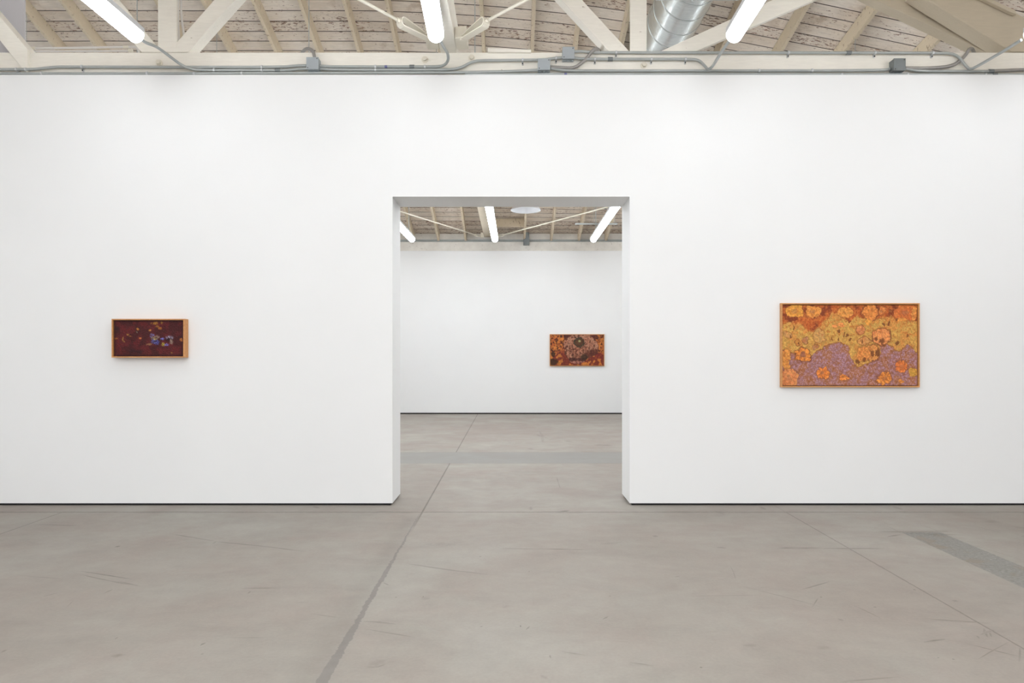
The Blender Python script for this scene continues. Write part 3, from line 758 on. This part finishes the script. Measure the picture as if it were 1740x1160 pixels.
def paint_lichen(X, Y):      # X,Y in the crop frame 187..1560 x 105..930
    wx = fbm(X, Y, .014, 3, 3)*17; wy = fbm(X, Y, .014, 3, 9)*17
    x = X+wx; y = Y+wy
    fine = fbm(X, Y, .09, 2, 5); fine2 = fbm(X, Y, .045, 3, 15); med = fbm(X, Y, .014, 3, 2)
    lowb = interp([(187,575),(240,580),(320,610),(400,640),(480,640),(520,600),(600,562),(660,505),(750,485),(825,505),(862,565),(885,650),(920,725),(960,745),(1060,715),(1115,660),(1185,610),(1170,545),(1185,540),(1250,515),(1310,545),(1370,585),(1420,560),(1470,505),(1540,590),(1560,590)], x)
    redb = interp([(187,290),(300,290),(370,295),(440,370),(500,385),(560,345),(620,255),(700,185),(750,190),(780,215),(870,290),(950,200),(1010,245),(1100,250),(1180,250),(1300,225),(1340,265),(1400,250),(1560,265)], x)
    och = mixc((186,142,72), (204,158,80), .5+med); och = mixc(och, (178,118,58), sstep(.0,.45,fine2)*.6); och = mixc(och, (206,136,68), sstep(.05,.4,-med)*.6)
    lil = mixc((164,106,74), (158,112,112), .5+med*2.4); lil = mixc(lil, (166,138,160), sstep(.0,.45,fine)*.55); lil = mixc(lil, (148,86,52), sstep(.05,.4,fine2)*.5)
    red = mixc((172,82,38), (196,112,54), .5+fine2); red = mixc(red, (116,52,30), sstep(.0,.35,med+fine*.3)*.85)
    c = och
    e = y-lowb
    c = mixc(c, (126,66,40), sstep(-16,-2,e)*(1-sstep(0,10,e))*.75)
    c = mixc(c, lil, sstep(-4, 8, e+fine*12))
    c = mixc(red, c, sstep(-16, 16, y-redb+fine*22))
    if y < 420: c = mixc(c, (188,104,48), sstep(.2,.5,fine2)*.4)
    B = [  # x,y,rx,ry,colour,edge dark,petals,centre dark
        (310,165,88,62,(214,150,62),.3,0,.3),(500,170,82,64,(212,140,66),.3,0,.35),(830,178,74,54,(214,146,70),.3,0,.1),
        (1085,180,78,80,(208,126,62),.75,0,0),(1198,170,34,44,(200,118,62),.5,0,.3),(1440,180,115,85,(196,104,52),.25,0,.35),
        (1290,165,22,24,(120,62,34),.2,0,0),(1530,190,30,60,(206,134,66),.1,0,0),
        (400,618,82,72,(222,138,58),.75,7,.75),(595,800,64,60,(224,130,58),.4,6,.5),(820,852,50,26,(226,140,66),.3,3,0),
        (1225,862,74,70,(222,140,62),.45,7,.45),(1395,738,60,66,(216,116,58),.4,5,.25),(1520,797,46,42,(186,142,58),.3,0,0),
        (222,670,48,110,(206,138,66),.35,0,0),(252,850,84,96,(204,130,82),.35,0,.3),
        (1195,430,92,80,(218,140,84),.75,0,0),(1100,600,72,86,(206,138,74),.6,0,0),(1020,610,60,80,(214,140,72),.3,0,0),
        (980,360,44,40,(204,132,84),.7,0,0),(1010,472,66,38,(196,142,84),.7,0,0),(425,468,32,34,(168,118,84),.8,0,0),
        (338,492,32,34,(188,130,64),.75,0,0),(525,535,30,28,(170,122,84),.6,0,0),(240,400,40,36,(186,138,84),.5,0,0),(560,430,60,60,(188,146,88),.45,0,0),
        (782,305,30,24,(222,144,80),.2,0,0),(720,320,24,18,(222,144,80),.2,0,0),(1400,265,60,22,(210,140,64),.2,0,0),(1390,890,30,14,(206,130,60),.2,0,0),(1060,285,36,26,(214,150,66),.2,0,0)]
    for bx, by, rx, ry, col, ed, pet, ce in B:
        dx = (x-bx)/rx; dy = (y-by)/ry; 
        if abs(dx) > 1.4 or abs(dy) > 1.4: continue
        d = math.hypot(dx, dy)+fine2*.14+med*.18
        if pet: d /= 1+.05*math.cos(pet*math.atan2(dy, dx))
        if d < 1.25:
            c = mixc(c, (112,62,40), sstep(1.25,1.06,d)*min(1, ed*1.25)*(.85+fine))
        if d < 1.05:
            cc = mixc(col, (180,100,50), sstep(.0,.4,fine2)*.5)
            cc = mixc(cc, (232,162,80), sstep(.05,.35,-fine2)*.35)
            if pet: cc = mixc(cc, (150,80,48), sstep(.6,1.0,-math.cos(pet*math.atan2(dy, dx)))*.65*sstep(.25,.5,d))
            if ce: cc = mixc(cc, (128,80,70), sstep(.45,.2,d)*ce)
            c = mixc(c, cc, sstep(1.05,.96,d))
    for sx, sy, r, r2 in ((845,415,14,18),(808,415,9,26),(950,690,27,26),(1020,668,18,24),(1100,610,22,36),(1155,600,20,46),(1205,480,32,26),(1140,450,18,24),(755,450,12,20),(690,450,12,16),
                      (1270,290,10,28),(1215,295,16,16),(1350,250,14,16),(1350,490,18,22),(1455,415,10,14),(880,460,12,16),(995,480,7,30),(300,350,8,24),(270,425,10,22),(350,500,12,14),(760,380,14,18)):
        d = math.hypot((x-sx)/r, (y-sy)/r2)+fine*.3
        if d < 1.2: c = mixc(c, (108,62,36), sstep(1.2,.7,d)*.8)
    k = 1+fine*.16
    return tuple(v*k for v in c)

def paint_dark(X, Y):        # 235..1465 x 243..885
    wx = fbm(X, Y, .02, 2, 3)*10; x = X+wx; y = Y+fbm(X, Y, .02, 2, 8)*10
    fine = fbm(X, Y, .06, 3, 5); med = fbm(X, Y, .008, 3, 2); sp = fbm(X, Y, .11, 1, 21)
    c = mixc((74,26,28), (112,36,38), .5+med*1.6); c = mixc(c, (48,20,24), sstep(.05,.5,fine+med*.4)*.6)
    edge = min((X-235)/70, (1465-X)/70, (Y-243)/50, (885-Y)/60)
    c = mixc((50,22,22), c, sstep(0, 1, edge)*.7+.3)
    for bx, by, rx, ry in ((655,400,60,60),(1400,560,100,90),(1190,580,110,70),(960,600,120,90),(690,800,110,50),(300,400,60,90),(560,790,90,60)):
        d = math.hypot((x-bx)/rx, (y-by)/ry)
        if d < 1: c = mixc(c, (44,20,26), sstep(1,.3,d)*.55)
    B = [(960,295,48,32,(178,122,52)),(1000,350,40,22,(170,110,48)),(1045,385,36,26,(176,104,46)),(890,292,20,18,(160,100,44)),(1075,285,22,26,(164,116,52)),
         (655,402,32,30,(204,132,60)),(866,420,32,18,(212,142,66)),(475,502,26,22,(176,120,62)),(525,530,32,10,(170,106,54)),(395,580,16,46,(158,112,60)),(270,572,38,16,(160,94,48)),
         (700,565,30,24,(216,120,64)),(1255,830,22,16,(164,108,52)),(1418,590,28,42,(180,108,54)),(860,672,62,20,(160,110,80)),(640,455,12,14,(110,100,90)),(415,625,14,16,(150,110,60))]
    for bx, by, rx, ry, col in B:
        d = math.hypot((x-bx)/rx, (y-by)/ry)+fine*.5
        if d < 1.1: c = mixc(c, mixc(col, (110,60,34), sstep(.0,.3,sp)*.6), sstep(1.1,.6,d))
    Q = [(905,520,48,48,(118,122,178)),(1000,540,48,40,(150,124,112)),(950,570,70,50,(168,146,116)),(985,640,58,50,(84,94,176)),(930,620,50,50,(96,104,176)),(1085,575,38,24,(112,112,190)),
         (1215,555,72,44,(158,148,172)),(1245,630,36,44,(160,138,122)),(1105,675,40,34,(186,172,66)),(1165,680,52,28,(120,118,196)),(960,585,24,16,(214,186,70))]
    for bx, by, rx, ry, col in Q:
        d = math.hypot((x-bx)/rx, (y-by)/ry)+fine*.3
        if d < 1.15: c = mixc(c, col, sstep(1.15,.7,d)*sstep(-.25,.2,sp+fine*.5))
    d = math.hypot((x-1200)/34, (y-580)/24)
    if d < 1.2: c = mixc(c, (44,20,26), sstep(1.2,.6,d))
    k = 1+fine*.25
    return tuple(v*k for v in c)

def inside(poly, x, y):
    r = False; j = len(poly)-1
    for i in range(len(poly)):
        xi, yi = poly[i]; xj, yj = poly[j]
        if (yi > y) != (yj > y) and x < (xj-xi)*(y-yi)/(yj-yi)+xi: r = not r
        j = i
    return r
SK = [(548,420),(570,330),(640,275),(700,235),(760,200),(860,185),(1210,190),(1290,280),(1380,370),(1412,470),(1410,570),(1385,650),(1250,735),(1140,775),(1085,835),(960,900),(860,912),(740,885),(665,800),(600,690),(560,560)]
def paint_form(X, Y):        # 215..1545 x 190..960
    x = X+fbm(X, Y, .01, 2, 3)*22; y = Y+fbm(X, Y, .01, 2, 8)*22
    fine = fbm(X, Y, .03, 2, 5); med = fbm(X, Y, .012, 2, 2); sp = fbm(X, Y, .022, 2, 31)
    c = mixc((226,136,62), (202,106,54), .5+med)
    if y < 640: c = mixc(c, (84,42,30), sstep(.02,.22,sp)*.85)
    else: c = mixc(c, (128,50,40), sstep(-.1,.12,med+.15*sp)*.85)
    for bx, by, rx, ry, col, a in ((640,230,110,60,(70,32,34),.8),(1310,250,120,60,(80,36,34),.8),(1440,310,50,90,(110,60,44),.3),(280,680,60,80,(70,44,28),.9),(260,880,160,90,(66,40,24),.9),(1440,720,120,90,(136,52,42),.85),(470,620,120,60,(124,52,46),.5)):
        d = math.hypot((x-bx)/rx, (y-by)/ry)
        if d < 1.1: c = mixc(c, col, sstep(1.1,.7,d)*a)
    if inside(SK, x, y):
        s = mixc((206,148,118), (184,116,88), .5+med); s = mixc(s, (92,48,38), sstep(.06,.26,fbm(X, Y, .02, 2, 51))*.75)
        if y > 470 and x < 1080 and math.sin(x*.075+fine*2) > .55: s = mixc(s, (96,52,38), .55)
        if x > 1060:
            s = mixc(s, (104,52,38), sstep(560, 690, y+ (x-1060)*.25)*.85)
        if y > 780 and y < 850: s = mixc(s, (70,34,32), .7)
        if y >= 850: s = mixc(s, (186,116,108), .5)
        s = mixc(s, (70,50,34), sstep(.9,.5,math.hypot((x-1060)/120, (y-740)/110))*.8)
        c = s
    else:
        if inside([(a*1.03-27, b*1.03-15) for a, b in SK], x, y): c = mixc(c, (84,40,42), .7)
    d = math.hypot((x-935)/138, (y-375)/122)+fine*.12
    if d < 1.05:
        c = mixc(c, (74,66,50), sstep(1.05,.98,d)); c = mixc(c, (98,64,42), sstep(.85,.7,d)); c = mixc(c, (132,84,54), sstep(.5,.2,d)*.5)
    d = math.hypot(X-940, Y-345)
    c = mixc(c, (196,194,128), sstep(44,12,d))
    k = 1+fine*.2
    return tuple(v*k for v in c)

def art_mat(name):
    m, nt, b = nmat(name); a = nt.nodes.new('ShaderNodeAttribute'); a.attribute_name = 'paint'
    nt.links.new(a.outputs['Color'], b.inputs['Base Color']); b.inputs['Roughness'].default_value = .62
    b.inputs['Specular IOR Level'].default_value = .3
    return m
def framed(name, x0, x1, z0, z1, Yf, Ywall, fw, inset, gapw, fn, rng, nu, label, relief=.002, gain=1.0, bcol=(60,40,26)):
    t = empty(name, ((x0+x1)/2, Ywall, z0), label, 'painting')
    d = Ywall-Yf-.002
    for nm, pl in (('frame_rail', [(x0,z1),(x1,z1),(x1-fw,z1-fw),(x0+fw,z1-fw)]), ('frame_rail', [(x0,z0),(x1,z0),(x1-fw,z0+fw),(x0+fw,z0+fw)]),
                   ('frame_stile', [(x0,z0),(x0,z1),(x0+fw,z1-fw),(x0+fw,z0+fw)]), ('frame_stile', [(x1,z0),(x1,z1),(x1-fw,z1-fw),(x1-fw,z0+fw)])):
        MB().prism([(a, Yf, b_) for a, b_ in pl], (0, d, 0)).build(nm, M['oak'], t)
    e = fw-.0005
    MB().box(x0+e, x1-e, Ywall-.012, Ywall-.003, z0+e, z1-e).build('backing_board', M_back, t)
    a0, a1, b0, b1 = x0+fw+gapw, x1-fw-gapw, z0+fw+gapw, z1-fw-gapw
    nv = int(nu*(b1-b0)/(a1-a0)); Ya = Yf+inset
    vs = []; cols = []
    for j in range(nv+1):
        for i in range(nu+1):
            u = i/nu; v = j/nv
            X = rng[0]+(rng[1]-rng[0])*u; Yy = rng[2]+(rng[3]-rng[2])*v
            c = fn(X, Yy); cols.append(tuple(lin([max(0, min(255, q*gain)) for q in c])))
            brd = 0 if (i in (0, nu) or j in (0, nv)) else 1
            vs.append((a0+(a1-a0)*u, Ya+relief*fbm(X, Yy, .05, 2, 77)*brd, b1+(b0-b1)*v))
    w = nu+1; fs = [(j*w+i, j*w+i+1, (j+1)*w+i+1, (j+1)*w+i) for j in range(nv) for i in range(nu)]
    n = len(vs); ring = [i for i in range(w)]+[j*w+nu for j in range(1, nv+1)]+[nv*w+i for i in range(nu-1, -1, -1)]+[j*w for j in range(nv-1, 0, -1)]
    for q in ring: vs.append((vs[q][0], Ywall-.013, vs[q][2])); cols.append(tuple(lin(bcol)))
    r = len(ring)
    for i in range(r): fs.append((ring[i], ring[(i+1) % r], n+(i+1) % r, n+i))
    me = bpy.data.meshes.new('canvas'); me.from_pydata(vs, [], fs)
    at = me.color_attributes.new('paint', 'FLOAT_COLOR', 'POINT')
    flat = []
    for q in cols: flat += [q[0], q[1], q[2], 1.0]
    at.data.foreach_set('color', flat)
    me.materials.append(art_mat(name)); o = bpy.data.objects.new('canvas', me); C.objects.link(o)
    bm = bmesh.new(); bm.from_mesh(me); bmesh.ops.recalc_face_normals(bm, faces=bm.faces); bm.to_mesh(me); bm.free()
    o.parent = t; o.matrix_parent_inverse = t.matrix_basis.inverted()
    return t
M_back = simple('dark frame lining', (70, 42, 24), .8)
Yf = 6.122; s = Yf/F
framed('framed_painting', (189.5-CX)*s, (313.2-CX)*s, H+(CY-607.3)*s, H+(CY-541.6)*s, Yf, YW, .010, .016, .003, paint_dark, (235,1465,243,885), 300,
       'small dark red painting in a deep pale oak frame, left of the doorway', .003, .97)
Yf = 6.160; s = Yf/F
framed('framed_painting', (1327.6-CX)*s, (1563-CX)*s, H+(CY-657.8)*s, H+(CY-514.8)*s, Yf, YW, .011, .012, .006, paint_lichen, (187,1560,105,930), 420,
       'large ochre, orange and lilac painting in an oak frame, right of the doorway', .002, 1.04)
Yf = 15.655; s = Yf/F
framed('framed_painting', (934.2-CX)*s, (1027-CX)*s, H+(CY-621.8)*s, H+(CY-567.6)*s, Yf, YB, .012, .008, .006, paint_form, (215,1545,190,960), 260,
       'orange painting of a pink rounded form with a dark disc, on the far wall', .002, .86)

# ------------------------------------------------------------------ world, camera, view
w = bpy.data.worlds.new('world'); bpy.context.scene.world = w; w.use_nodes = True
w.node_tree.nodes['Background'].inputs[0].default_value = (.5, .52, .55, 1); w.node_tree.nodes['Background'].inputs[1].default_value = .1
cam = bpy.data.cameras.new('camera'); co = bpy.data.objects.new('camera', cam); C.objects.link(co)
co.location = (0, 0, H); co.rotation_euler = (math.pi/2, 0, 0)
cam.sensor_width = 36; cam.lens = 24.0; cam.shift_x = (870-CX)/1740; cam.shift_y = (CY-580)/1740; cam.clip_start = .05; cam.clip_end = 100
sc = bpy.context.scene; sc.camera = co
sc.view_settings.view_transform = 'Standard'; sc.view_settings.look = 'None'; sc.view_settings.gamma = 1
sc.view_settings.exposure = 0.3; sc.view_settings.use_curve_mapping = False
